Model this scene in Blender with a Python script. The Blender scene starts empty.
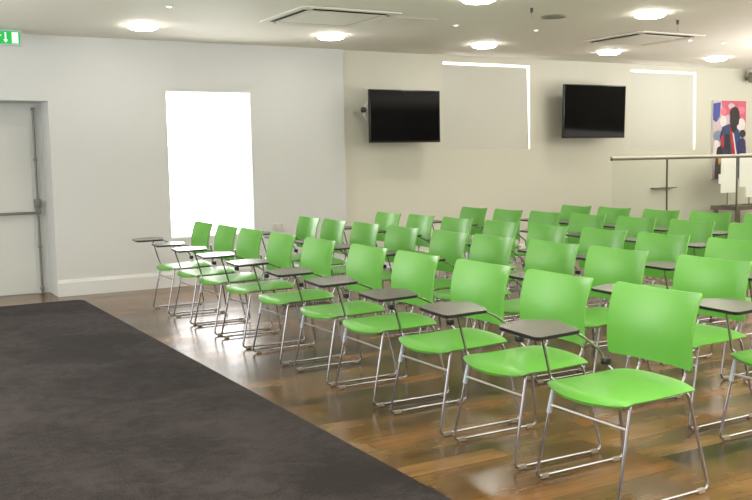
import bpy, bmesh, math, random
from mathutils import Vector, Matrix
random.seed(7)
S = bpy.context.scene
C = S.collection

# ------------------------------------------------------------------ helpers
def finish(name, bm, mats, parent=None, smooth=False, angle=None):
    me = bpy.data.meshes.new(name)
    bmesh.ops.recalc_face_normals(bm, faces=bm.faces)
    bm.to_mesh(me); bm.free()
    for m in (mats if isinstance(mats, (list, tuple)) else [mats]):
        me.materials.append(m)
    if smooth:
        for p in me.polygons: p.use_smooth = True
        if angle:
            me.set_sharp_from_angle(angle=math.radians(angle))
    o = bpy.data.objects.new(name, me); C.objects.link(o)
    if parent: o.parent = parent
    return o

def empty(name, loc, rz=0.0):
    o = bpy.data.objects.new(name, None); C.objects.link(o)
    o.location = loc; o.rotation_euler = (0, 0, rz); o.empty_display_size = .1
    return o

def tag(o, label=None, cat=None, group=None, kind=None):
    if label: o['label'] = label
    if cat: o['category'] = cat
    if group: o['group'] = group
    if kind: o['kind'] = kind
    return o

def box(bm, x0, x1, y0, y1, z0, z1, bevel=0.0, seg=2, mi=0):
    vs = [bm.verts.new((x, y, z)) for x in (x0, x1) for y in (y0, y1) for z in (z0, z1)]
    idx = [(0,1,3,2),(4,6,7,5),(0,4,5,1),(2,3,7,6),(0,2,6,4),(1,5,7,3)]
    fs = [bm.faces.new([vs[i] for i in f]) for f in idx]
    for f in fs: f.material_index = mi
    if bevel > 0:
        es = list({e for f in fs for e in f.edges})
        bmesh.ops.bevel(bm, geom=es, offset=bevel, segments=seg, affect='EDGES', profile=.5)
    return bm

def tube(bm, pts, r, n=8, fillet=0.03, closed=False, seg=5, mi=0):
    P = [Vector(p) for p in pts]; N = len(P); path = []
    for i in range(N):
        if not closed and i in (0, N-1): path.append(P[i]); continue
        a, b, c = P[i-1], P[i], P[(i+1) % N]
        u, v = (a-b), (c-b)
        d = min(fillet, u.length*.45, v.length*.45)
        p0, p1 = b+u.normalized()*d, b+v.normalized()*d
        for k in range(seg+1):
            t = k/seg
            path.append(p0*(1-t)**2 + b*2*t*(1-t) + p1*t*t)
    M = len(path); rings = []
    nrm = None
    for i in range(M):
        if closed: t = path[(i+1) % M]-path[i-1]
        else: t = path[min(i+1, M-1)]-path[max(i-1, 0)]
        t.normalize()
        if nrm is None:
            nrm = t.orthogonal().normalized()
        nrm = (nrm - t*nrm.dot(t)).normalized()
        bi = t.cross(nrm)
        rings.append([bm.verts.new(path[i] + nrm*(r*math.cos(2*math.pi*k/n)) + bi*(r*math.sin(2*math.pi*k/n))) for k in range(n)])
    L = M if closed else M-1
    for i in range(L):
        A, B = rings[i], rings[(i+1) % M]
        off = 0
        if closed and i == M-1:   # best matching twist at the seam
            off = min(range(n), key=lambda o: sum((A[k].co-B[(k+o) % n].co).length for k in range(n)))
        for k in range(n):
            f = bm.faces.new((A[k], A[(k+1) % n], B[(k+1+off) % n], B[(k+off) % n])); f.material_index = mi
    if not closed:
        bm.faces.new(rings[0]).material_index = mi; bm.faces.new(rings[-1][::-1]).material_index = mi
    return bm

def lathe(bm, prof, n=32, c=(0,0,0), mi=0):
    rings = []
    for r, z in prof:
        if r < 1e-6: rings.append([bm.verts.new((c[0], c[1], c[2]+z))])
        else: rings.append([bm.verts.new((c[0]+r*math.cos(2*math.pi*k/n), c[1]+r*math.sin(2*math.pi*k/n), c[2]+z)) for k in range(n)])
    for a, b in zip(rings, rings[1:]):
        for k in range(n):
            q = [a[k % len(a)], a[(k+1) % len(a)], b[(k+1) % len(b)], b[k % len(b)]]
            u = []
            for v in q:
                if v not in u: u.append(v)
            if len(u) > 2: bm.faces.new(u).material_index = mi
    return bm

def poly(bm, pts, mi=0):
    f = bm.faces.new([bm.verts.new(p) for p in pts]); f.material_index = mi
    return f

def rounded(pts, r, seg=5):
    out = []; N = len(pts)
    for i in range(N):
        a, b, c = Vector(pts[i-1]), Vector(pts[i]), Vector(pts[(i+1) % N])
        u, v = a-b, c-b
        d = min(r, u.length*.45, v.length*.45)
        p0, p1 = b+u.normalized()*d, b+v.normalized()*d
        for k in range(seg+1):
            t = k/seg; out.append(p0*(1-t)**2+b*2*t*(1-t)+p1*t*t)
    return out

def slab(bm, pts2, z0, z1, mi_top=0, mi_side=0, mi_bot=0):
    lo = [bm.verts.new((p[0], p[1], z0)) for p in pts2]; hi = [bm.verts.new((p[0], p[1], z1)) for p in pts2]
    bm.faces.new(hi).material_index = mi_top; bm.faces.new(lo[::-1]).material_index = mi_bot
    n = len(lo)
    for i in range(n):
        bm.faces.new((lo[i], lo[(i+1) % n], hi[(i+1) % n], hi[i])).material_index = mi_side

# ------------------------------------------------------------------ materials
def srgb(r, g, b):
    f = lambda c: (c/255/12.92 if c/255 <= .04045 else ((c/255+.055)/1.055)**2.4)
    return (f(r), f(g), f(b), 1)

def pbr(name, col, rough=.5, metal=0., noise=0., nscale=8., bump=0., bscale=200., spec=.5, coat=0., emit=None, estr=0.):
    m = bpy.data.materials.new(name); m.use_nodes = True
    nt = m.node_tree; b = nt.nodes['Principled BSDF']
    b.inputs['Base Color'].default_value = col; b.inputs['Roughness'].default_value = rough
    b.inputs['Metallic'].default_value = metal; b.inputs['Specular IOR Level'].default_value = spec
    b.inputs['Coat Weight'].default_value = coat
    if emit: b.inputs['Emission Color'].default_value = emit; b.inputs['Emission Strength'].default_value = estr
    tc = nt.nodes.new('ShaderNodeTexCoord')
    if noise > 0:
        n = nt.nodes.new('ShaderNodeTexNoise'); n.inputs['Scale'].default_value = nscale; n.inputs['Detail'].default_value = 4
        nt.links.new(tc.outputs['Object'], n.inputs['Vector'])
        mx = nt.nodes.new('ShaderNodeMix'); mx.data_type = 'RGBA'
        mx.inputs[6].default_value = tuple(c*(1-noise) for c in col[:3])+(1,)
        mx.inputs[7].default_value = tuple(min(1, c*(1+noise)) for c in col[:3])+(1,)
        nt.links.new(n.outputs['Fac'], mx.inputs[0]); nt.links.new(mx.outputs[2], b.inputs['Base Color'])
    if bump > 0:
        n2 = nt.nodes.new('ShaderNodeTexNoise'); n2.inputs['Scale'].default_value = bscale; n2.inputs['Detail'].default_value = 3
        nt.links.new(tc.outputs['Object'], n2.inputs['Vector'])
        bp = nt.nodes.new('ShaderNodeBump'); bp.inputs['Strength'].default_value = bump; bp.inputs['Distance'].default_value = .002
        nt.links.new(n2.outputs['Fac'], bp.inputs['Height']); nt.links.new(bp.outputs['Normal'], b.inputs['Normal'])
    return m

M_wallA = pbr('painted_wall_white', srgb(199, 201, 199), .6, noise=.015, nscale=2, bump=.03, bscale=120)
M_wallB = pbr('painted_wall_cream', srgb(200, 200, 186), .6, noise=.015, nscale=2, bump=.03, bscale=120)
M_ceil = pbr('ceiling_paint', srgb(226, 223, 212), .7, noise=.01, nscale=2)
M_trim = pbr('white_gloss_paint', srgb(212, 212, 210), .35, noise=.01)
M_door = pbr('door_paint', srgb(206, 208, 203), .4, noise=.01)
M_green = pbr('green_plastic', srgb(98, 166, 63), .38, noise=.02, nscale=3, bump=.04, bscale=500, spec=.65)
M_chrome = pbr('chrome_steel', srgb(168, 165, 168), .16, metal=1., noise=.03, nscale=20)
M_chrome_lit = pbr('chrome_lit', srgb(215, 212, 212), .32, metal=1., noise=.03, nscale=20)  # paler copy of the chrome, its colour stands in for reflected light
M_steel = pbr('satin_steel', srgb(120, 122, 119), .4, metal=.2, noise=.03, nscale=20)
M_tab = pbr('tablet_laminate', srgb(92, 86, 84), .27, noise=.04, nscale=60, spec=.6)
M_black = pbr('black_plastic', srgb(22, 22, 22), .35, noise=.05)
M_sleeve = pbr('pale_plastic_sleeve', srgb(190, 200, 214), .3, noise=.02)
M_glide = pbr('clear_plastic_glide', srgb(150, 142, 128), .25, noise=.02)
M_bezel = pbr('tv_bezel_black', srgb(14, 13, 13), .3, noise=.05)
M_screen = pbr('tv_screen', srgb(9, 9, 9), .05, noise=.05, spec=.05)
M_blind = pbr('roller_blind_fabric', srgb(197, 198, 188), .8, noise=.01, bump=.05, bscale=400)
M_ac = pbr('ac_panel_plastic', srgb(222, 219, 208), .45, noise=.01)
M_dark = pbr('dark_recess', srgb(28, 25, 20), .7, noise=.05)
M_ring = pbr('downlight_ring', srgb(235, 233, 226), .4, noise=.01)
M_lamp = pbr('downlight_diffuser', srgb(255, 250, 240), .5, emit=(1, .95, .86, 1), estr=40.0)
M_led = pbr('led_lens', srgb(255, 252, 245), .4, emit=(1, .97, .9, 1), estr=5.0)
M_grey = pbr('grey_plastic', srgb(128, 126, 112), .5, noise=.02)
M_socket = pbr('socket_plastic', srgb(206, 204, 196), .35, noise=.01)
M_socket2 = pbr('socket_rocker', srgb(186, 185, 176), .35, noise=.01)
M_rail = pbr('handrail_metal', srgb(196, 193, 184), .35, metal=.25, noise=.03)
M_post = pbr('post_metal', srgb(96, 96, 86), .4, metal=.5, noise=.03)
M_table = pbr('brown_wood', srgb(98, 84, 66), .35, noise=.15, nscale=9)
M_reflwhite = pbr('reflection_white', srgb(250, 250, 248), .5, noise=.01)
M_winframe = pbr('window_frame_white', srgb(230, 230, 228), .4, noise=.01)
M_exitg = pbr('exit_green', srgb(24, 170, 70), .4, noise=.02, emit=srgb(24, 180, 70), estr=.35)
M_exitw = pbr('exit_white', srgb(235, 245, 245), .4, noise=.01, emit=srgb(230, 245, 245), estr=.35)
M_exitb = pbr('exit_casing', srgb(178, 188, 192), .4, noise=.01)

def glass(name, tint, refl, rough=0.02):
    m = bpy.data.materials.new(name); m.use_nodes = True; nt = m.node_tree
    nt.nodes.remove(nt.nodes['Principled BSDF']); out = nt.nodes['Material Output']
    tr = nt.nodes.new('ShaderNodeBsdfTransparent'); tr.inputs[0].default_value = tint
    gl = nt.nodes.new('ShaderNodeBsdfGlossy'); gl.inputs['Roughness'].default_value = rough
    fr = nt.nodes.new('ShaderNodeFresnel'); fr.inputs[0].default_value = refl
    mx = nt.nodes.new('ShaderNodeMixShader')
    nt.links.new(fr.outputs[0], mx.inputs[0]); nt.links.new(tr.outputs[0], mx.inputs[1]); nt.links.new(gl.outputs[0], mx.inputs[2])
    nt.links.new(mx.outputs[0], out.inputs[0])
    return m
M_glass = glass('clear_window_glass', (1, 1, 1, 1), 1.3)
M_balglass = glass('balustrade_glass', (.90, .93, .90, 1), 1.5)

def floor_material():
    m = bpy.data.materials.new('polished_wood_planks'); m.use_nodes = True
    nt = m.node_tree; N = nt.nodes; L = nt.links; b = N['Principled BSDF']
    def math_(op, a, c=None):
        n = N.new('ShaderNodeMath'); n.operation = op
        for i, v in enumerate((a, c)):
            if v is None: continue
            if hasattr(v, 'is_linked'): L.new(v, n.inputs[i])
            else: n.inputs[i].default_value = v
        return n.outputs[0]
    tc = N.new('ShaderNodeTexCoord'); sp = N.new('ShaderNodeSeparateXYZ'); L.new(tc.outputs['Object'], sp.inputs[0])
    x, y = sp.outputs[0], sp.outputs[1]
    W, LEN = .13, 1.15
    row = math_('FLOOR', math_('DIVIDE', y, W))
    wn0 = N.new('ShaderNodeTexWhiteNoise'); wn0.noise_dimensions = '1D'; L.new(row, wn0.inputs['W'])
    xs = math_('ADD', math_('DIVIDE', x, LEN), wn0.outputs['Value'])
    col = math_('FLOOR', xs)
    cb = N.new('ShaderNodeCombineXYZ'); L.new(row, cb.inputs[0]); L.new(col, cb.inputs[1])
    wn = N.new('ShaderNodeTexWhiteNoise'); wn.noise_dimensions = '2D'; L.new(cb.outputs[0], wn.inputs['Vector'])
    ramp = N.new('ShaderNodeValToRGB'); e = ramp.color_ramp
    e.elements[0].position = 0; e.elements[0].color = srgb(60, 39, 17)
    e.elements[1].position = 1; e.elements[1].color = srgb(138, 100, 58)
    for p, c in ((.3, srgb(88, 60, 29)), (.55, srgb(106, 76, 40)), (.75, srgb(128, 86, 45)), (.9, srgb(112, 86, 50))):
        q = e.elements.new(p); q.color = c
    L.new(wn.outputs['Value'], ramp.inputs[0])
    # grain stretched along the plank
    mp = N.new('ShaderNodeMapping'); mp.inputs['Scale'].default_value = (1.3, 22, 1); L.new(tc.outputs['Object'], mp.inputs[0])
    gr = N.new('ShaderNodeTexNoise'); gr.inputs['Scale'].default_value = 2.2; gr.inputs['Detail'].default_value = 6; gr.inputs['Distortion'].default_value = .6
    L.new(mp.outputs[0], gr.inputs['Vector'])
    gm = N.new('ShaderNodeMapRange'); gm.inputs[1].default_value = .3; gm.inputs[2].default_value = .7; gm.inputs[3].default_value = .84; gm.inputs[4].default_value = 1.14
    L.new(gr.outputs['Fac'], gm.inputs[0])
    # cloudy patches of paler and darker timber
    pn = N.new('ShaderNodeTexNoise'); pn.inputs['Scale'].default_value = 2.6; pn.inputs['Detail'].default_value = 2.5
    mp2 = N.new('ShaderNodeMapping'); mp2.inputs['Scale'].default_value = (.8, 1.5, 1); L.new(tc.outputs['Object'], mp2.inputs[0]); L.new(mp2.outputs[0], pn.inputs['Vector'])
    pr_ = N.new('ShaderNodeMapRange'); pr_.inputs[1].default_value = .35; pr_.inputs[2].default_value = .68; pr_.inputs[3].default_value = .55; pr_.inputs[4].default_value = 1.25
    L.new(pn.outputs['Fac'], pr_.inputs[0])
    k = math_('MULTIPLY', gm.outputs[0], pr_.outputs[0])
    # joints
    fy = math_('FRACT', math_('DIVIDE', y, W)); fx = math_('FRACT', xs)
    jy = math_('LESS_THAN', fy, .02); jx = math_('LESS_THAN', fx, .003)
    j = math_('MAXIMUM', jy, jx)
    k2 = math_('MULTIPLY', k, math_('SUBTRACT', 1.0, math_('MULTIPLY', j, .45)))
    mul = N.new('ShaderNodeVectorMath'); mul.operation = 'SCALE'
    L.new(ramp.outputs[0], mul.inputs[0]); L.new(k2, mul.inputs['Scale'])
    L.new(mul.outputs[0], b.inputs['Base Color'])
    rr = N.new('ShaderNodeMapRange'); rr.inputs[3].default_value = .16; rr.inputs[4].default_value = .32
    L.new(pn.outputs['Fac'], rr.inputs[0]); L.new(rr.outputs[0], b.inputs['Roughness'])
    b.inputs['Specular IOR Level'].default_value = .55
    bp = N.new('ShaderNodeBump'); bp.inputs['Strength'].default_value = .12; bp.inputs['Distance'].default_value = .004
    bn = N.new('ShaderNodeTexNoise'); bn.inputs['Scale'].default_value = 3.5; bn.inputs['Detail'].default_value = 2
    L.new(mp2.outputs[0], bn.inputs['Vector']); L.new(bn.outputs['Fac'], bp.inputs['Height']); L.new(bp.outputs['Normal'], b.inputs['Normal'])
    return m
M_floor = floor_material()

def carpet_material():
    m = bpy.data.materials.new('charcoal_carpet'); m.use_nodes = True
    nt = m.node_tree; N = nt.nodes; L = nt.links; b = N['Principled BSDF']
    tc = N.new('ShaderNodeTexCoord')
    def noise(s, d, dist=0):
        n = N.new('ShaderNodeTexNoise'); n.inputs['Scale'].default_value = s; n.inputs['Detail'].default_value = d; n.inputs['Distortion'].default_value = dist
        L.new(tc.outputs['Object'], n.inputs['Vector']); return n
    a = noise(1.1, 5, .8); c = noise(90, 3); w = noise(9, 4, 1.)
    ad = N.new('ShaderNodeMath'); ad.operation = 'ADD'; L.new(a.outputs['Fac'], ad.inputs[0])
    m1 = N.new('ShaderNodeMath'); m1.operation = 'MULTIPLY'; m1.inputs[1].default_value = .6; L.new(c.outputs['Fac'], m1.inputs[0])
    m2 = N.new('ShaderNodeMath'); m2.operation = 'MULTIPLY'; m2.inputs[1].default_value = .6; L.new(w.outputs['Fac'], m2.inputs[0])
    ad2 = N.new('ShaderNodeMath'); ad2.operation = 'ADD'; L.new(m1.outputs[0], ad2.inputs[0]); L.new(m2.outputs[0], ad2.inputs[1]); L.new(ad2.outputs[0], ad.inputs[1])
    r = N.new('ShaderNodeValToRGB'); r.color_ramp.elements[0].position = .75; r.color_ramp.elements[0].color = srgb(36, 31, 30)
    r.color_ramp.elements[1].position = 1.4 if False else 1.0; r.color_ramp.elements[1].color = srgb(58, 52, 51)
    sc = N.new('ShaderNodeMath'); sc.operation = 'MULTIPLY'; sc.inputs[1].default_value = .8; L.new(ad.outputs[0], sc.inputs[0])
    L.new(sc.outputs[0], r.inputs[0]); L.new(r.outputs[0], b.inputs['Base Color'])
    b.inputs['Roughness'].default_value = .95; b.inputs['Specular IOR Level'].default_value = .15
    b.inputs['Sheen Weight'].default_value = .03; b.inputs['Sheen Roughness'].default_value = .4
    bp = N.new('ShaderNodeBump'); bp.inputs['Strength'].default_value = .5; bp.inputs['Distance'].default_value = .004
    L.new(c.outputs['Fac'], bp.inputs['Height']); L.new(bp.outputs['Normal'], b.inputs['Normal'])
    return m
M_carpet = carpet_material()

# ------------------------------------------------------------------ the room
X0, X1, YF = -4.0, 17.0, -3.0
YA, YB, ZC = 9.857, 9.915, 2.666      # left part of the end wall, right part of it, ceiling height
XC = 5.234                            # where the two meet
def struct(name, bm, m, parent=None, **k):
    o = finish(name, bm, m, parent, **k)
    if parent is None: o['kind'] = 'structure'
    return o

def holed(bm, x0, x1, z0, z1, holes, y0, y1):
    xs = sorted({x0, x1, *[h[0] for h in holes], *[h[1] for h in holes]})
    zs = sorted({z0, z1, *[h[2] for h in holes], *[h[3] for h in holes]})
    for a, b in zip(xs, xs[1:]):
        for c, d in zip(zs, zs[1:]):
            mx, mz = (a+b)/2, (c+d)/2
            if any(h[0] < mx < h[1] and h[2] < mz < h[3] for h in holes): continue
            box(bm, a, b, y0, y1, c, d)
    bmesh.ops.remove_doubles(bm, verts=bm.verts, dist=1e-5)
    dup = {}
    for f in bm.faces: dup.setdefault(tuple(round(v, 4) for v in f.calc_center_median()), []).append(f)
    bmesh.ops.delete(bm, geom=[f for fs in dup.values() if len(fs) > 1 for f in fs], context='FACES_ONLY')

bm = bmesh.new(); box(bm, X0-.3, X1+.3, YF-.3, YB+.6, -.2, 0); struct('floor', bm, M_floor)
bm = bmesh.new(); box(bm, X0-.3, X1+.3, YF-.3, YB+.6, ZC, ZC+.2); struct('ceiling', bm, M_ceil)
DOOR = (.72, 1.835, 0, 2.008)
WIN = (3.055, 4.043, .535, 2.14)
bm = bmesh.new(); holed(bm, X0, XC, 0, ZC, [DOOR, WIN], YA, YA+.5); struct('wall_left', bm, M_wallA)
W1 = (6.70, 8.115, 1.455, 2.580); W2 = (9.985, 11.345, 1.42, 2.585)
bm = bmesh.new(); holed(bm, XC, X1, 0, ZC, [W1, W2], YB, YB+.35); struct('wall_back', bm, M_wallB)
bm = bmesh.new(); box(bm, X0-.3, X0, YF, YB+.5, 0, ZC); struct('wall_side', bm, M_wallA)
bm = bmesh.new(); box(bm, X1, X1+.3, YF, YB+.5, 0, ZC); struct('wall_right', bm, M_wallB)
bm = bmesh.new(); box(bm, X0-.3, X1+.3, YF-.3, YF, 0, ZC); struct('wall_front', bm, M_wallA)

def skirting(x0, x1, y):
    bm = bmesh.new()
    prof = [(y, 0), (y-.022, 0), (y-.022, .14), (y-.016, .155), (y-.012, .17), (y, .17)]
    A = [bm.verts.new((x0, a, b)) for a, b in prof]; B = [bm.verts.new((x1, a, b)) for a, b in prof]
    n = len(prof)
    for i in range(n): bm.faces.new((A[i], A[(i+1) % n], B[(i+1) % n], B[i]))
    bm.faces.new(A); bm.faces.new(B[::-1]); return bm
struct('baseboard_left', skirting(1.835, XC, YA), M_trim)
struct('baseboard_back', skirting(XC, X1, YB), M_trim)
struct('baseboard_side', skirting(X0, .72, YA), M_trim)

# door set back in its opening
d = empty('door_1', (1.26, YA+.44, 0)); d['kind'] = 'structure'
bm = bmesh.new(); box(bm, -.54, .575, 0, .05, 0, 2.008); finish('door_frame', bm, M_door, d)
bm = bmesh.new(); box(bm, -.52, .455, -.005, 0, .004, 1.775, .002, 1); leaf = finish('door_leaf', bm, M_door, d)
bm = bmesh.new()
tube(bm, [(.492, -.03, .004), (.492, -.03, .84)], .012, 10); tube(bm, [(.492, -.03, 1.0), (.492, -.03, 1.945)], .012, 10)
finish('vertical_bolt', bm, M_steel, d, smooth=True, angle=40)
bm = bmesh.new(); box(bm, .462, .522, -.06, -.001, .915, 1.005, .006); finish('latch_case', bm, M_steel, d, smooth=True, angle=30)
bm = bmesh.new(); box(bm, .468, .518, -.055, -.001, .845, .905, .006); finish('bar_bracket', bm, M_steel, d, smooth=True, angle=30)
bm = bmesh.new(); tube(bm, [(-.48, -.075, .862), (.49, -.075, .862)], .015, 12); tube(bm, [(.49, -.08, .862), (.49, -.02, .862)], .015, 12)
tube(bm, [(-.47, -.08, .862), (-.47, -.02, .862)], .015, 12)
finish('push_bar', bm, M_steel, d, smooth=True, angle=40)
for z in (.05, .5, 1.42, 1.95):
    bm = bmesh.new(); box(bm, .474, .510, -.045, -.001, z-.014, z+.014, .004); finish('bolt_guide', bm, M_steel, d, smooth=True, angle=30)

def window(name, w, y, ytop=None):
    x0, x1, z0, z1 = w
    o = empty(name, ((x0+x1)/2, y, z0)); o['kind'] = 'structure'
    hx = (x1-x0)/2; h = z1-z0; t = .012
    bm = bmesh.new()
    for a in ((-hx, -hx+t, 0, h), (hx-t, hx, 0, h), (-hx+t, hx-t, 0, t), (-hx+t, hx-t, h-t, h)): box(bm, a[0], a[1], -.02, .02, a[2], a[3])
    finish('window_frame', bm, M_winframe, o)
    bm = bmesh.new(); poly(bm, [(-hx+t, 0, t), (hx-t, 0, t), (hx-t, 0, h-t), (-hx+t, 0, h-t)]); finish('window_pane', bm, M_glass, o)
    return o
window('window_1', WIN, YA+.03)
window('window_2', W1, YB+.28)
window('window_3', W2, YB+.28)

def blind(w, rt_top, rt_bot, top, label):
    x0, x1, z0, z1 = w
    o = empty('roller_blind', ((x0+x1)/2, YB+.006, z0)); tag(o, label, 'blind', 'roller blinds in the end wall windows')
    cx = (x0+x1)/2
    bm = bmesh.new()
    pts = [(x0-cx+.001, .001), (x1-cx-rt_bot, .001), (x1-cx-rt_top, z1-z0-top), (x0-cx+.001, z1-z0-top)]
    f0 = [bm.verts.new((a, -.002, b)) for a, b in pts]; f1 = [bm.verts.new((a, .002, b)) for a, b in pts]
    bm.faces.new(f0); bm.faces.new(f1[::-1])
    for i in range(4): bm.faces.new((f0[i], f1[i], f1[(i+1) % 4], f0[(i+1) % 4]))
    finish('blind_fabric', bm, M_blind, o)
    bm = bmesh.new(); tube(bm, [(x0-cx+.01, -.001, .010), (x1-cx-rt_bot, -.001, .010)], .006, 8); finish('bottom_bar', bm, M_blind, o, smooth=True, angle=40)
blind(W1, .05, .018, .036, 'cream roller blind pulled down between the two televisions, light along its top and right edges')
blind(W2, .05, .040, .036, 'cream roller blind pulled down between right television and poster, bright light at its edges')

# ------------------------------------------------------------------ carpet
bm = bmesh.new()
slab(bm, [(p.x, p.y) for p in rounded([(X0+.05, YF+.1), (1.99, YF+.1), (1.99, 9.45), (X0+.05, 9.45)], .1)], .001, .011)
o = finish('carpet', bm, M_carpet); tag(o, 'charcoal grey carpet runner covering the floor beside the front row of chairs', 'carpet')

# ------------------------------------------------------------------ chairs
def seat_bm():
    bm = bmesh.new(); NU, NV = 18, 16; top, bot = [], []
    for i in range(NU+1):
        u = i/NU; u_ = u**1.25
        rt_, rb = [], []
        for j in range(NV+1):
            v = -1+2*j/NV; v = math.copysign(abs(v)**.85, v)
            xf = -.250+.040*abs(v)**2.5
            xr = .196-.02*abs(v)**4
            x = xf+(xr-xf)*u_
            hw = .232-.030*max(0, (0.10-u)/.10)**2 - .010*u
            y = hw*v
            z = .432-.012*math.sin(min(1, u/.95)*math.pi)*(1-.6*v*v)
            d = max(0, (.24-u)/.24); z -= (.034-.016*v*v)*d*d          # waterfall lip
            z += .010*u*u*(1-v*v) - .010*abs(v)**4
            th = .012-.006*abs(v)**3
            rt_.append(bm.verts.new((x, y, z))); rb.append(bm.verts.new((x+.004*(1-u), y*.985, z-th)))
        top.append(rt_); bot.append(rb)
    for i in range(NU):
        for j in range(NV):
            bm.faces.new((top[i][j], top[i+1][j], top[i+1][j+1], top[i][j+1]))
            bm.faces.new((bot[i][j], bot[i][j+1], bot[i+1][j+1], bot[i+1][j]))
    ring = lambda g: [g[0][j] for j in range(NV)]+[g[i][NV] for i in range(NU)]+[g[NU][j] for j in range(NV, 0, -1)]+[g[i][0] for i in range(NU, 0, -1)]
    a, b = ring(top), ring(bot)
    for k in range(len(a)): bm.faces.new((a[k], a[(k+1) % len(a)], b[(k+1) % len(a)], b[k]))
    return bm

def back_bm():
    bm = bmesh.new(); NU, NV = 20, 18; fr, bk = [], []
    z0, z1, r, hw0 = .500, .806, .016, .232
    vs = []
    for i in range(NV+1):
        t = i/NV; vs.append(.5-.5*math.cos(math.pi*t))
    for v in vs:
        dz = (z1-z0)*v; dd = min(dz, z1-z0-dz)
        hw = hw0 - .004*(1-v)
        if dd < r: hw -= r-math.sqrt(max(0, r*r-(r-dd)**2))
        fa, ba = [], []
        for j in range(NU+1):
            s = -1+2*j/NU; y = hw*s; q = y/hw0
            z = z0+dz - .016*(1-q*q)*v - .010*(1-q*q)*(1-v)
            x = .140+.030*v+.016*v**3 + .064*(1-abs(q)**2.1)
            x -= .017*math.sin(math.pi*v)
            n = Vector((-1, -.5*q, 0)).normalized()
            fa.append(bm.verts.new((x, y, z))); ba.append(bm.verts.new((x-n.x*.009, y-n.y*.009, z)))
        fr.append(fa); bk.append(ba)
    for i in range(NV):
        for j in range(NU):
            bm.faces.new((fr[i][j], fr[i][j+1], fr[i+1][j+1], fr[i+1][j])); bm.faces.new((bk[i][j], bk[i+1][j], bk[i+1][j+1], bk[i][j+1]))
    ring = lambda g: [g[0][j] for j in range(NU)]+[g[i][NU] for i in range(NV)]+[g[NV][j] for j in range(NU, 0, -1)]+[g[i][0] for i in range(NV, 0, -1)]
    a, b = ring(fr), ring(bk)
    for k in range(len(a)): bm.faces.new((a[k], a[(k+1) % len(a)], b[(k+1) % len(a)], b[k]))
    return bm

def make_chair():
    t = empty('tablet_chair', (0, 0, 0))
    finish('seat', seat_bm(), M_green, t, smooth=True, angle=50)
    finish('backrest', back_bm(), M_green, t, smooth=True, angle=50)
    for s in (-1, 1):
        bm = bmesh.new()
        tube(bm, [(-.165, s*.214, .416), (-.251, s*.235, .014), (.244, s*.235, .014), (.168, s*.190, .412), (.11, s*.145, .402), (-.11, s*.145, .400)], .0068, 8, fillet=.028, closed=True, seg=4)
        f = finish('sled_frame', bm, M_chrome, t, smooth=True)
        for x in (-.205, .20):
            bm = bmesh.new(); box(bm, x-.020, x+.020, s*.235-.0085, s*.235+.0085, .001, .0215, .003, 1); finish('glide', bm, M_glide, f, smooth=True, angle=40)
        bm = bmesh.new(); tube(bm, [(.12, s*.125, .405), (.20, s*.125, .412), (.232, s*.125, .46), (.205, s*.125, .60)], .007, 8, fillet=.03)
        finish('back_support', bm, M_chrome, t, smooth=True, angle=50)
    bm = bmesh.new(); tube(bm, [(-.186, -.217, .318), (-.186, .217, .318)], .006, 8); finish('front_stretcher', bm, M_chrome_lit, t, smooth=True, angle=50)
    bm = bmesh.new(); tube(bm, [(.11, -.147, .402), (.11, .147, .402)], .006, 8); finish('seat_crossbar', bm, M_chrome, t, smooth=True, angle=50)
    bm = bmesh.new(); tube(bm, [(-.172, .2155, .385), (-.1935, .221, .285)], .0105, 10); finish('frame_sleeve', bm, M_sleeve, t, smooth=True, angle=50)
    # writing tablet carried on a bent rod on the sitter's right
    bm = bmesh.new(); pts = rounded([(-.44, -.005), (-.19, .025), (-.12, .275), (-.24, .352), (-.41, .29)], .035, 5)
    slab(bm, pts, .650, .664, 0, 1, 1)
    finish('writing_tablet', bm, [M_tab, M_black], t)
    bm = bmesh.new()
    tube(bm, [(-.165, .214, .410), (-.170, .238, .43), (-.235, .225, .642), (-.14, .2, .642), (.0, .242, .588), (.122, .243, .50), (.135, .236, .452), (.163, .195, .405)], .0062, 8, fillet=.03)
    finish('tablet_arm', bm, M_chrome, t, smooth=True, angle=50)
    bm = bmesh.new(); box(bm, .120, .152, .212, .250, .444, .476, .007); finish('arm_hinge', bm, M_black, t, smooth=True, angle=40)
    return t
proto = make_chair()
def copy_tree(o, parent=None):
    c = o.copy(); C.objects.link(c); c.parent = parent
    for ch in [k for k in bpy.data.objects if k.parent == o and k != c]: copy_tree(ch, c)
    return c

ROWS = [
 (2.856, [8.008, 7.388, 6.823, 6.206, 5.564, 4.872, 4.297, 3.657, 3.071, 2.465]),
 (3.912, [7.932, 7.389, 6.784, 6.166, 5.500, 4.963, 4.325, 3.753, 3.062, 2.410]),
 (4.875, [8.021, 7.401, 6.773, 6.116, 5.508, 4.880, 4.301, 3.677, 3.040]),
 (6.056, [8.145, 7.532, 6.936, 6.325, 5.711, 5.090, 4.473]),
 (7.030, [7.563, 6.979, 6.330, 5.719, 5.109])]
ORD = ['', 'second', 'third', 'fourth', 'fifth', 'sixth', 'seventh', 'eighth', 'ninth', 'tenth']
ROWN = ['front row along the carpet', 'second row from the carpet', 'third row from the carpet', 'fourth row from the carpet', 'rearmost row before the glass balustrade']
GRP = ['front row of tablet chairs', 'second row of tablet chairs', 'third row of tablet chairs', 'fourth row of tablet chairs', 'rearmost row of tablet chairs']
first = True
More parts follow.
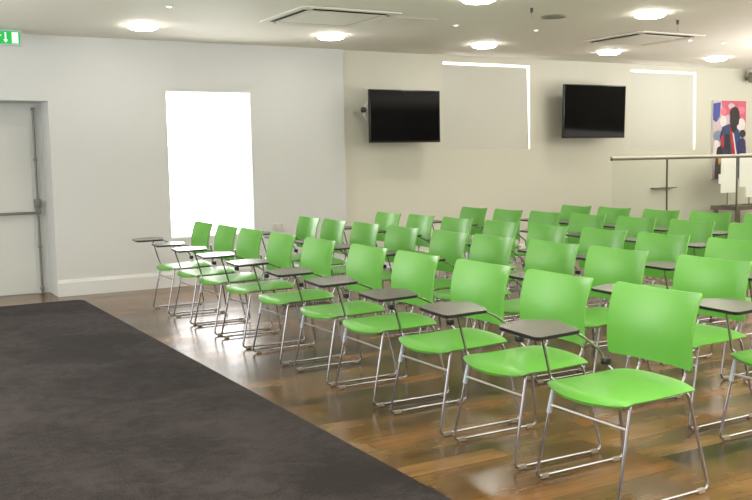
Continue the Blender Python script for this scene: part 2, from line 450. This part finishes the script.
for k, (x, ys) in enumerate(ROWS):
    for j, y in enumerate(ys):
        o = proto if first else copy_tree(proto)
        first = False
        o.location = (x-.18, y+.23, 0); o.rotation_euler = (0, 0, math.radians(random.uniform(-1.3, 1.3)))
        n = len(ys)
        if k == 0 and j == n-1: lab = 'largest, nearest green tablet chair, at the camera end of the front row along the carpet'
        elif j == 0: lab = f'green tablet chair at the window-wall end of the {ROWN[k]}'
        else: lab = f'green tablet chair, {ORD[j]} from the window-wall end of the {ROWN[k]}'
        tag(o, lab, 'chair', GRP[k])

# ------------------------------------------------------------------ televisions
def tv(loc, w, h, tilt, label, bracket=False):
    o = empty('television', loc); tag(o, label, 'television', 'wall televisions')
    R = Matrix.Rotation(tilt, 4, 'X')
    def add(nm, bm, m, par, sm=True):
        bmesh.ops.transform(bm, matrix=R, verts=bm.verts); return finish(nm, bm, m, par, smooth=sm, angle=30)
    bm = bmesh.new(); box(bm, -w/2, w/2, -.02, .02, -h/2, h/2, .006, 2); box(bm, -w*.36, w*.36, .019, .055, -h*.38, h*.36, .012, 2); add('casing', bm, M_bezel, o)
    bm = bmesh.new(); box(bm, -w/2+.014, w/2-.014, -.0225, -.0195, -h/2+.022, h/2-.014); add('screen', bm, M_screen, o, False)
    bm = bmesh.new(); gap = YB-loc[1]
    box(bm, -.13, .13, gap-.02, gap-.001, -.12, .12, .003, 1)
    tube(bm, [(-.05, gap-.015, .02), (-.05, .05, .02)], .018, 10); tube(bm, [(.05, gap-.015, .02), (.05, .05, .02)], .018, 10)
    finish('wall_bracket', bm, M_steel, o, smooth=True, angle=40)
    return o
T1 = (6.0835*.973, 9.60, 1.347+(1.889-1.347)*.974)
tv((6.085*.974, 9.60, 1.340+(1.889-1.347)*.974), 1.0, .63, 0.0, 'black flat television left of the first blind, shiny hinge at its left edge')
tv((9.225*.974, 9.60, 1.347+(1.97-1.347)*.974), 1.125, .722, math.radians(2), 'black flat television between the two roller blinds, tilted slightly down')
# camera unit and chrome bracket at the edge of the first television
o = empty('swivel_bracket', (5.397, 9.62, 1.93)); tag(o, 'small chrome swivel bracket with black knob at left edge of the left television', 'bracket')
bm = bmesh.new(); tube(bm, [(.018, .0, .10), (-.022, .0, .06), (-.026, .0, -.06), (.018, .0, -.11)], .009, 8, fillet=.04)
tube(bm, [(-.02, .0, .0), (-.005, .292, .0)], .010, 8)
finish('chrome_arm', bm, M_chrome_lit, o, smooth=True, angle=40)
bm = bmesh.new(); lathe(bm, [(0, -.034), (.022, -.030), (.034, -.012), (.034, .012), (.022, .030), (0, .034)], 16, (-.042, -.02, .01)); finish('knob', bm, M_black, o, smooth=True)

# ------------------------------------------------------------------ poster
px0, px1, pz0, pz1 = 11.75*.9955, 12.51*.9955, .95, 2.165
pw, ph = px1-px0, pz1-pz0
o = empty('poster', (px0, YB-.033, pz0)); tag(o, 'tall sports photo canvas on the wall, dark figure in blue and red shirt', 'poster')
bm = bmesh.new(); box(bm, 0, pw, 0, .032, 0, ph); finish('canvas', bm, M_trim, o)
pal = [srgb(200, 92, 116), srgb(60, 74, 150), srgb(196, 176, 186), srgb(226, 214, 214), srgb(34, 28, 30), srgb(36, 66, 110), srgb(178, 34, 52), srgb(206, 140, 46), srgb(120, 130, 160), srgb(52, 46, 96), srgb(216, 120, 136)]
PM = [pbr('print_ink_%d' % i, c, .5, noise=.25, nscale=14) for i, c in enumerate(pal)]
bm = bmesh.new(); lay = [0]
def pp(pts, mi):
    lay[0] += 1; yy = -.0006*lay[0]
    poly(bm, [(a*pw, yy, (1-b)*ph) for a, b in pts], mi)
def blob(cx, cy, rx, ry, mi, n=18):
    pp([(min(1, max(0, cx+rx*math.cos(2*math.pi*k/n))), min(1, max(0, cy+ry*math.sin(2*math.pi*k/n)))) for k in range(n)], mi)
pp([(0, 0), (1, 0), (1, 1), (0, 1)], 2)
pp([(.25, 0), (1, 0), (1, .3), (.6, .16), (.3, .2)], 0); blob(.55, .07, .1, .04, 2); blob(.85, .12, .12, .05, 10)
pp([(0, .04), (.22, .02), (.2, .2), (.1, .28), (0, .24)], 1); blob(.1, .33, .12, .06, 2); blob(.3, .26, .1, .07, 3); blob(.3, .14, .09, .05, 10)
blob(.84, .3, .14, .08, 3); blob(.9, .42, .1, .05, 4); blob(.15, .45, .14, .07, 8); blob(.9, .58, .12, .1, 9); blob(.1, .62, .12, .12, 3); blob(.12, .8, .12, .12, 2); blob(.9, .8, .14, .2, 8)
# torso
pp([(.28, .33), (.45, .30), (.62, .31), (.78, .38), (.84, .5), (.8, .62), (.32, .62), (.2, .46)], 5)
pp([(.3, .45), (.8, .45), (.86, .6), (.84, 1), (.28, 1), (.26, .7)], 5)
pp([(.22, .42), (.34, .34), (.36, .66), (.28, .64)], 9); pp([(.48, .31), (.58, .31), (.78, 1), (.66, 1)], 6); pp([(.56, .36), (.6, .36), (.76, .8), (.72, .8)], 3)
pp([(.36, .42), (.48, .42), (.58, 1), (.34, 1)], 4)
pp([(.12, .6), (.26, .56), (.3, .68), (.3, 1), (.05, 1), (.06, .8)], 4); pp([(.14, .72), (.26, .68), (.27, .76), (.17, .82)], 7); pp([(.22, .46), (.3, .44), (.31, .58), (.24, .6)], 6)
pp([(.36, .62), (.44, .62), (.46, 1), (.36, 1)], 9); pp([(.76, .52), (.9, .46), (1, .6), (1, 1), (.82, 1)], 9)
# head and neck
pp([(.52, .24), (.72, .24), (.7, .36), (.6, .42), (.5, .34)], 4)
pp([(.5, .16), (.53, .1), (.62, .075), (.72, .09), (.77, .14), (.78, .19), (.8, .22), (.77, .24), (.76, .3), (.68, .32), (.58, .3), (.51, .25)], 4)
finish('print', bm, PM, o)

# ------------------------------------------------------------------ sign, socket, speaker
def add_letters_sign():
    o = empty('exit_sign', (1.400, 9.5, 2.5)); tag(o, 'green and white illuminated exit sign hanging above the door', 'sign')
    bm = bmesh.new(); box(bm, -.155, .155, -.02, .02, 0, .152, .004, 1); box(bm, -.12, -.10, -.008, .008, .15, .166); box(bm, .10, .12, -.008, .008, .15, .166); finish('casing', bm, M_exitb, o)
    bm = bmesh.new(); box(bm, -.138, .138, -.022, -.0195, .016, .136); f = finish('green_face', bm, M_exitg, o)
    bm = bmesh.new()
    y = -.0232
    def q(pts, mi=0): poly(bm, [(a-.008, y, b) for a, b in pts], mi)
    # down arrow
    q([(.009, .124), (.023, .124), (.023, .050), (.009, .050)]); q([(-.006, .056), (.038, .056), (.016, .026)])
    # door opening
    q([(.072, .126), (.130, .126), (.130, .024), (.072, .024)])
    # running figure
    n = 14; q([(-.058+.011*math.cos(2*math.pi*k/n), .118+.011*math.sin(2*math.pi*k/n)) for k in range(n)])
    for a, b, w in (((-.078, .104), (-.088, .066), .012), ((-.088, .068), (-.062, .050), .008), ((-.062, .050), (-.066, .026), .007), ((-.088, .066), (-.104, .044), .008), ((-.104, .044), (-.126, .044), .007), ((-.076, .100), (-.050, .088), .006), ((-.050, .088), (-.036, .100), .005), ((-.080, .100), (-.104, .092), .006), ((-.104, .092), (-.112, .074), .005)):
        A, B = Vector((a[0]+.014, a[1])), Vector((b[0]+.014, b[1])); dr = (B-A).normalized(); nn = Vector((-dr.y, dr.x))*w
        q([tuple(A+nn), tuple(B+nn*.8), tuple(B-nn*.8), tuple(A-nn)])
    finish('pictogram', bm, M_exitw, f)
add_letters_sign()
o = empty('wall_socket', (4.33, YA, .60)); tag(o, 'pale double wall socket low on wall right of the bright window', 'socket')
bm = bmesh.new(); box(bm, -.075, .075, -.012, 0, -.045, .045, .004, 2); finish('plate', bm, M_socket, o, smooth=True, angle=40)
for x in (-.035, .035):
    bm = bmesh.new(); box(bm, x-.026, x+.026, -.0145, -.011, -.03, .032, .002, 1); finish('outlet', bm, M_socket2, o)
o = empty('wall_speaker', (12.47, 9.72, 2.52)); tag(o, 'grey wall speaker high up at the right edge, above poster', 'speaker')
bm = bmesh.new(); box(bm, -.09, .12, -.09, .08, -.075, .085, .02, 3); finish('cabinet', bm, M_grey, o, smooth=True, angle=40)
bm = bmesh.new(); box(bm, -.075, .105, -.096, -.088, -.06, .07, .004, 1); finish('grille', bm, M_dark, o)
bm = bmesh.new(); box(bm, -.02, .05, .07, .194, -.03, .03, .004, 1); finish('mount', bm, M_grey, o)

# ------------------------------------------------------------------ ceiling fittings
LIGHTS = [(2.546, 8.825, 'front-left above the white window'), (4.535, 8.80, 'second from left, below the left air conditioner'), (6.540, 8.815, 'above the left blind'), (8.500, 8.815, 'below the right air conditioner'), (10.545, 8.87, 'farthest right, above the right blind'),
          (4.62, 6.30, 'cut by the top edge of the picture'), (6.62, 6.336, 'large, above the right air conditioner')]
lp = None
def downlight():
    o = empty('downlight', (0, 0, 0))
    bm = bmesh.new(); lathe(bm, [(.145, 0), (.172, 0), (.170, -.003), (.160, -.005), (.147, -.005), (.145, -.003), (.145, 0)], 36); finish('bezel', bm, M_ring, o, smooth=True, angle=40)
    bm = bmesh.new(); lathe(bm, [(0, -.048), (.06, -.046), (.11, -.040), (.138, -.026), (.144, -.002), (0, -.002)], 36); finish('diffuser', bm, M_lamp, o, smooth=True, angle=50)
    return o
for i, (x, y, w) in enumerate(LIGHTS):
    if lp is None: lp = downlight(); o = lp
    else: o = copy_tree(lp)
    o.location = (x, y, ZC-.0005); tag(o, 'round glowing ceiling downlight, ' + w, 'light', 'round ceiling downlights')

SP = [(5.353, 7.678, 'between left air conditioner and black hook'), (6.348, 7.653, 'beside the left black ceiling hook'), (2.455, 7.72, 'at far left of the ceiling'), (8.611, 7.622, 'touching the right air conditioner corner'), (9.235, 7.673, 'rightmost, near the right blind')]
sp0 = None
for x, y, w in SP:
    if sp0 is None:
        sp0 = empty('spotlight', (0, 0, 0)); o = sp0
        bm = bmesh.new(); lathe(bm, [(.020, 0), (.034, 0), (.034, -.003), (.027, -.006), (.020, -.005), (.020, 0)], 20); finish('bezel', bm, M_ring, o, smooth=True, angle=40)
        bm = bmesh.new(); lathe(bm, [(0, -.009), (.013, -.007), (.0195, -.003), (0, -.001)], 20); finish('lens', bm, M_led, o, smooth=True, angle=50)
    else: o = copy_tree(sp0)
    o.location = (x, y, ZC-.0005); tag(o, 'tiny bright ceiling spotlight ' + w, 'light', 'tiny ceiling spotlights')

def cassette():
    o = empty('air_conditioner', (0, 0, 0))
    h = .5
    bm = bmesh.new()
    pts = [(p.x, p.y) for p in rounded([(-h, -h), (h, -h), (h, h), (-h, h)], .05)]
    slab(bm, pts, -.012, 0)
    slab(bm, [(p.x, p.y) for p in rounded([(-.33, -.33), (.33, -.33), (.33, .33), (-.33, .33)], .04)], -.016, -.0115)
    finish('panel', bm, M_ac, o)
    for k in range(4):
        R = Matrix.Rotation(k*math.pi/2, 4, 'Z')
        bm = bmesh.new(); box(bm, -.37, .37, -.440, -.352, -.0135, -.0115)
        bmesh.ops.transform(bm, matrix=R, verts=bm.verts); s = finish('air_slot', bm, M_dark, o)
        bm = bmesh.new()
        A = [(-.36, -.356, -.0135), (.36, -.356, -.0135), (.36, -.415, -.026), (-.36, -.415, -.026)]
        B = [(a, b+.004, c+.006) for a, b, c in A]
        va = [bm.verts.new(p) for p in A]; vb = [bm.verts.new(p) for p in B]
        bm.faces.new(va); bm.faces.new(vb[::-1])
        for i in range(4): bm.faces.new((va[i], vb[i], vb[(i+1) % 4], va[(i+1) % 4]))
        bmesh.ops.transform(bm, matrix=R, verts=bm.verts); finish('flap', bm, M_ac, s)
    return o
ac = cassette(); ac.location = (3.965, 7.72, ZC-.0005); tag(ac, 'square white ceiling air conditioner at left, dark slots along two edges', 'air conditioner', 'ceiling air conditioners')
a2 = copy_tree(ac); a2.location = (7.965, 7.75, ZC-.0005); tag(a2, 'square white ceiling air conditioner at right, above the right television', 'air conditioner', 'ceiling air conditioners')
bm = bmesh.new(); box(bm, 4.52, 4.98, 7.44, 7.90, ZC-.006, ZC-.0005, .002, 1); o = finish('access_panel', bm, M_ac); tag(o, 'flush square access panel right of the left air conditioner', 'panel')
bm = bmesh.new(); lathe(bm, [(0, -.012), (.10, -.012), (.115, -.010), (.12, 0), (0, 0)], 28, (5.90, 6.86, ZC-.0005)); o = finish('ceiling_disc', bm, M_grey, smooth=True, angle=40); tag(o, 'flat round grey detector on the ceiling, right of the left black hook', 'detector')  # grey colour stands for the shade on the disc's edge
hk = None
for x, y, w in ((5.39, 6.557, 'left one, above the left blind'), (7.225, 6.553, 'right one, above the right air conditioner')):
    if hk is None:
        hk = empty('ceiling_hook', (0, 0, 0)); o = hk
        bm = bmesh.new(); lathe(bm, [(0, -.045), (.010, -.042), (.013, -.02), (.013, 0), (0, 0)], 12); finish('hook_body', bm, M_black, o, smooth=True, angle=40)
        bm = bmesh.new(); tube(bm, [(0, 0, -.04), (.004, .0, -.10), (.012, 0, -.115)], .0035, 6, fillet=.01); finish('wire', bm, M_grey, o, smooth=True, angle=40)
    else: o = copy_tree(hk)
    o.location = (x, y, ZC-.0005); tag(o, 'small black hook hanging from the ceiling, ' + w, 'hook', 'black ceiling hooks')

# ------------------------------------------------------------------ glass balustrade, table behind it, solids in place of reflected shapes
GY = 9.0
o = empty('glass_balustrade', (8.72, GY, 0)); tag(o, 'frameless clear glass balustrade with slim metal handrail behind the last row', 'balustrade')
bm = bmesh.new(); box(bm, 0, 4.6, -.03, .03, 1.302, 1.334, .010, 3); finish('handrail', bm, M_rail, o, smooth=True, angle=40)
bm = bmesh.new(); box(bm, .005, 4.6, -.022, .022, 1.280, 1.3025, .003, 1); finish('glazing_channel', bm, M_post, o)
bm = bmesh.new(); box(bm, 0, 4.6, -.04, .04, 0.002, .30, .004, 1); finish('base_channel', bm, M_post, o)
for a, b in ((.02, 1.01), (1.06, 2.43), (2.48, 3.8)):
    bm = bmesh.new(); poly(bm, [(a, 0, .30), (b, 0, .30), (b, 0, 1.286), (a, 0, 1.286)]); finish('glass_panel', bm, M_balglass, o)
for x in (1.035, 2.455, 3.83):
    bm = bmesh.new(); box(bm, x-.010, x+.010, -.012, .012, .29, 1.286, .003, 1); box(bm, x-.05, x+.05, -.035, .035, .30, .325, .006, 1); finish('post', bm, M_post, o, smooth=True, angle=40)
t = empty('side_table', (11.75, 9.45, 0)); tag(t, 'low brown wooden table seen through the glass at the right edge', 'table')
bm = bmesh.new(); box(bm, -.30, .85, -.25, .25, .50, .56, .006, 1); finish('tabletop', bm, M_table, t)
for x in (-.23, .78):
    for y in (-.2, .2):
        bm = bmesh.new(); box(bm, x-.025, x+.025, y-.025, y+.025, .001, .50, .003, 1); finish('leg', bm, M_table, t)
def reflection_solid(x, parts, ys, label, stalk):  # made-up solids in place of bright shapes reflected in the glass
    o = empty('reflection_patch', (x, ys, .56)); tag(o, label, 'display card', 'white shapes in place of reflected light behind the glass')
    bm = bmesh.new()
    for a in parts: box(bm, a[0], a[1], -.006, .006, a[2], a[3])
    finish('patch', bm, M_reflwhite, o)
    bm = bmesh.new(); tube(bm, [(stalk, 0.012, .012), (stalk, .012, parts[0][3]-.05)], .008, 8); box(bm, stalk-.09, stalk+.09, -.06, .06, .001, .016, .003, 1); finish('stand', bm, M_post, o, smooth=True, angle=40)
reflection_solid(11.42, [(-.10, .23, .20, .72), (-.15, -.10, .34, .48)], 9.40, 'white stepped card built solid in place of a reflected shape, on a thin stand on the brown table, left one', .06)
reflection_solid(11.92, [(-.24, .34, .28, .78), (-.10, .12, .12, .28)], 9.36, 'large white card built solid in place of a reflected shape, on a thin stand on the brown table, right one', .0)
bm = bmesh.new(); box(bm, 10.40, 10.86, YB-.10, YB-.001, .845, .86, .002, 1); o = finish('reflected_line', bm, M_grey); tag(o, 'thin grey strip on the wall, made up for a dark reflected line in the glass', 'reflection_strip')  # made-up strip in place of a dark line reflected in the glass

# ------------------------------------------------------------------ light
w = bpy.data.worlds.new('World'); S.world = w; w.use_nodes = True
w.node_tree.nodes['Background'].inputs[0].default_value = (1, .975, .955, 1); w.node_tree.nodes['Background'].inputs[1].default_value = 9.0
def area(name, loc, rot, sx, sy, power, col):
    l = bpy.data.lights.new(name, 'AREA'); l.shape = 'RECTANGLE'; l.size = sx; l.size_y = sy; l.energy = power; l.color = col
    o = bpy.data.objects.new(name, l); C.objects.link(o); o.location = loc; o.rotation_euler = rot
    return o
area('ceiling_fill', (4.5, 2.0, 2.62), (0, 0, 0), 10, 5, 170, (1, .95, .86))  # unseen fill panel, added to light chairs and floor from above
area('side_fill', (-3.8, 6.0, 1.4), (0, math.radians(-90), 0), 2.0, 6, 110, (.95, .97, 1))  # added fill from the left; the side wall has no window
area('rear_fill', (4.0, -2.8, 1.6), (math.radians(90), 0, 0), 14, 1.8, 80, (1, .99, .97))  # added fill from behind the camera; the front wall is solid
area('up_fill', (7.0, .5, 1.45), (math.radians(180), 0, 0), 14, 4, 800, (1, .985, .95))  # unseen upward fill, added to brighten the ceiling
area('up_fill_right', (12.6, 4.2, 1.45), (math.radians(180), 0, 0), 6, 6, 900, (1, .985, .95))  # another upward fill, added out of frame at right for the ceiling
area('up_fill_left', (-2.2, 6.3, 1.45), (math.radians(180), 0, 0), 3, 5, 420, (1, .985, .97))  # added out of frame at left, lifts ceiling and door recess

# ------------------------------------------------------------------ camera
cam = bpy.data.cameras.new('Camera'); co = bpy.data.objects.new('Camera', cam); C.objects.link(co)
cam.sensor_fit = 'HORIZONTAL'; cam.sensor_width = 36; cam.lens = 922.36*36/752; cam.clip_start = .05
rt = Vector((.86706093, -.49783697, -.01907076)); up = Vector((.06472327, .07460575, .99511049)); fw = Vector((.49398, .86405575, -.09690937))
co.matrix_world = Matrix(((rt.x, up.x, -fw.x, 0), (rt.y, up.y, -fw.y, 0), (rt.z, up.z, -fw.z, 1.3466), (0, 0, 0, 1)))
S.camera = co
S.view_settings.view_transform = 'Standard'; S.view_settings.look = 'None'; S.view_settings.exposure = 0.02; S.view_settings.gamma = 1
S.cycles.use_denoising = True
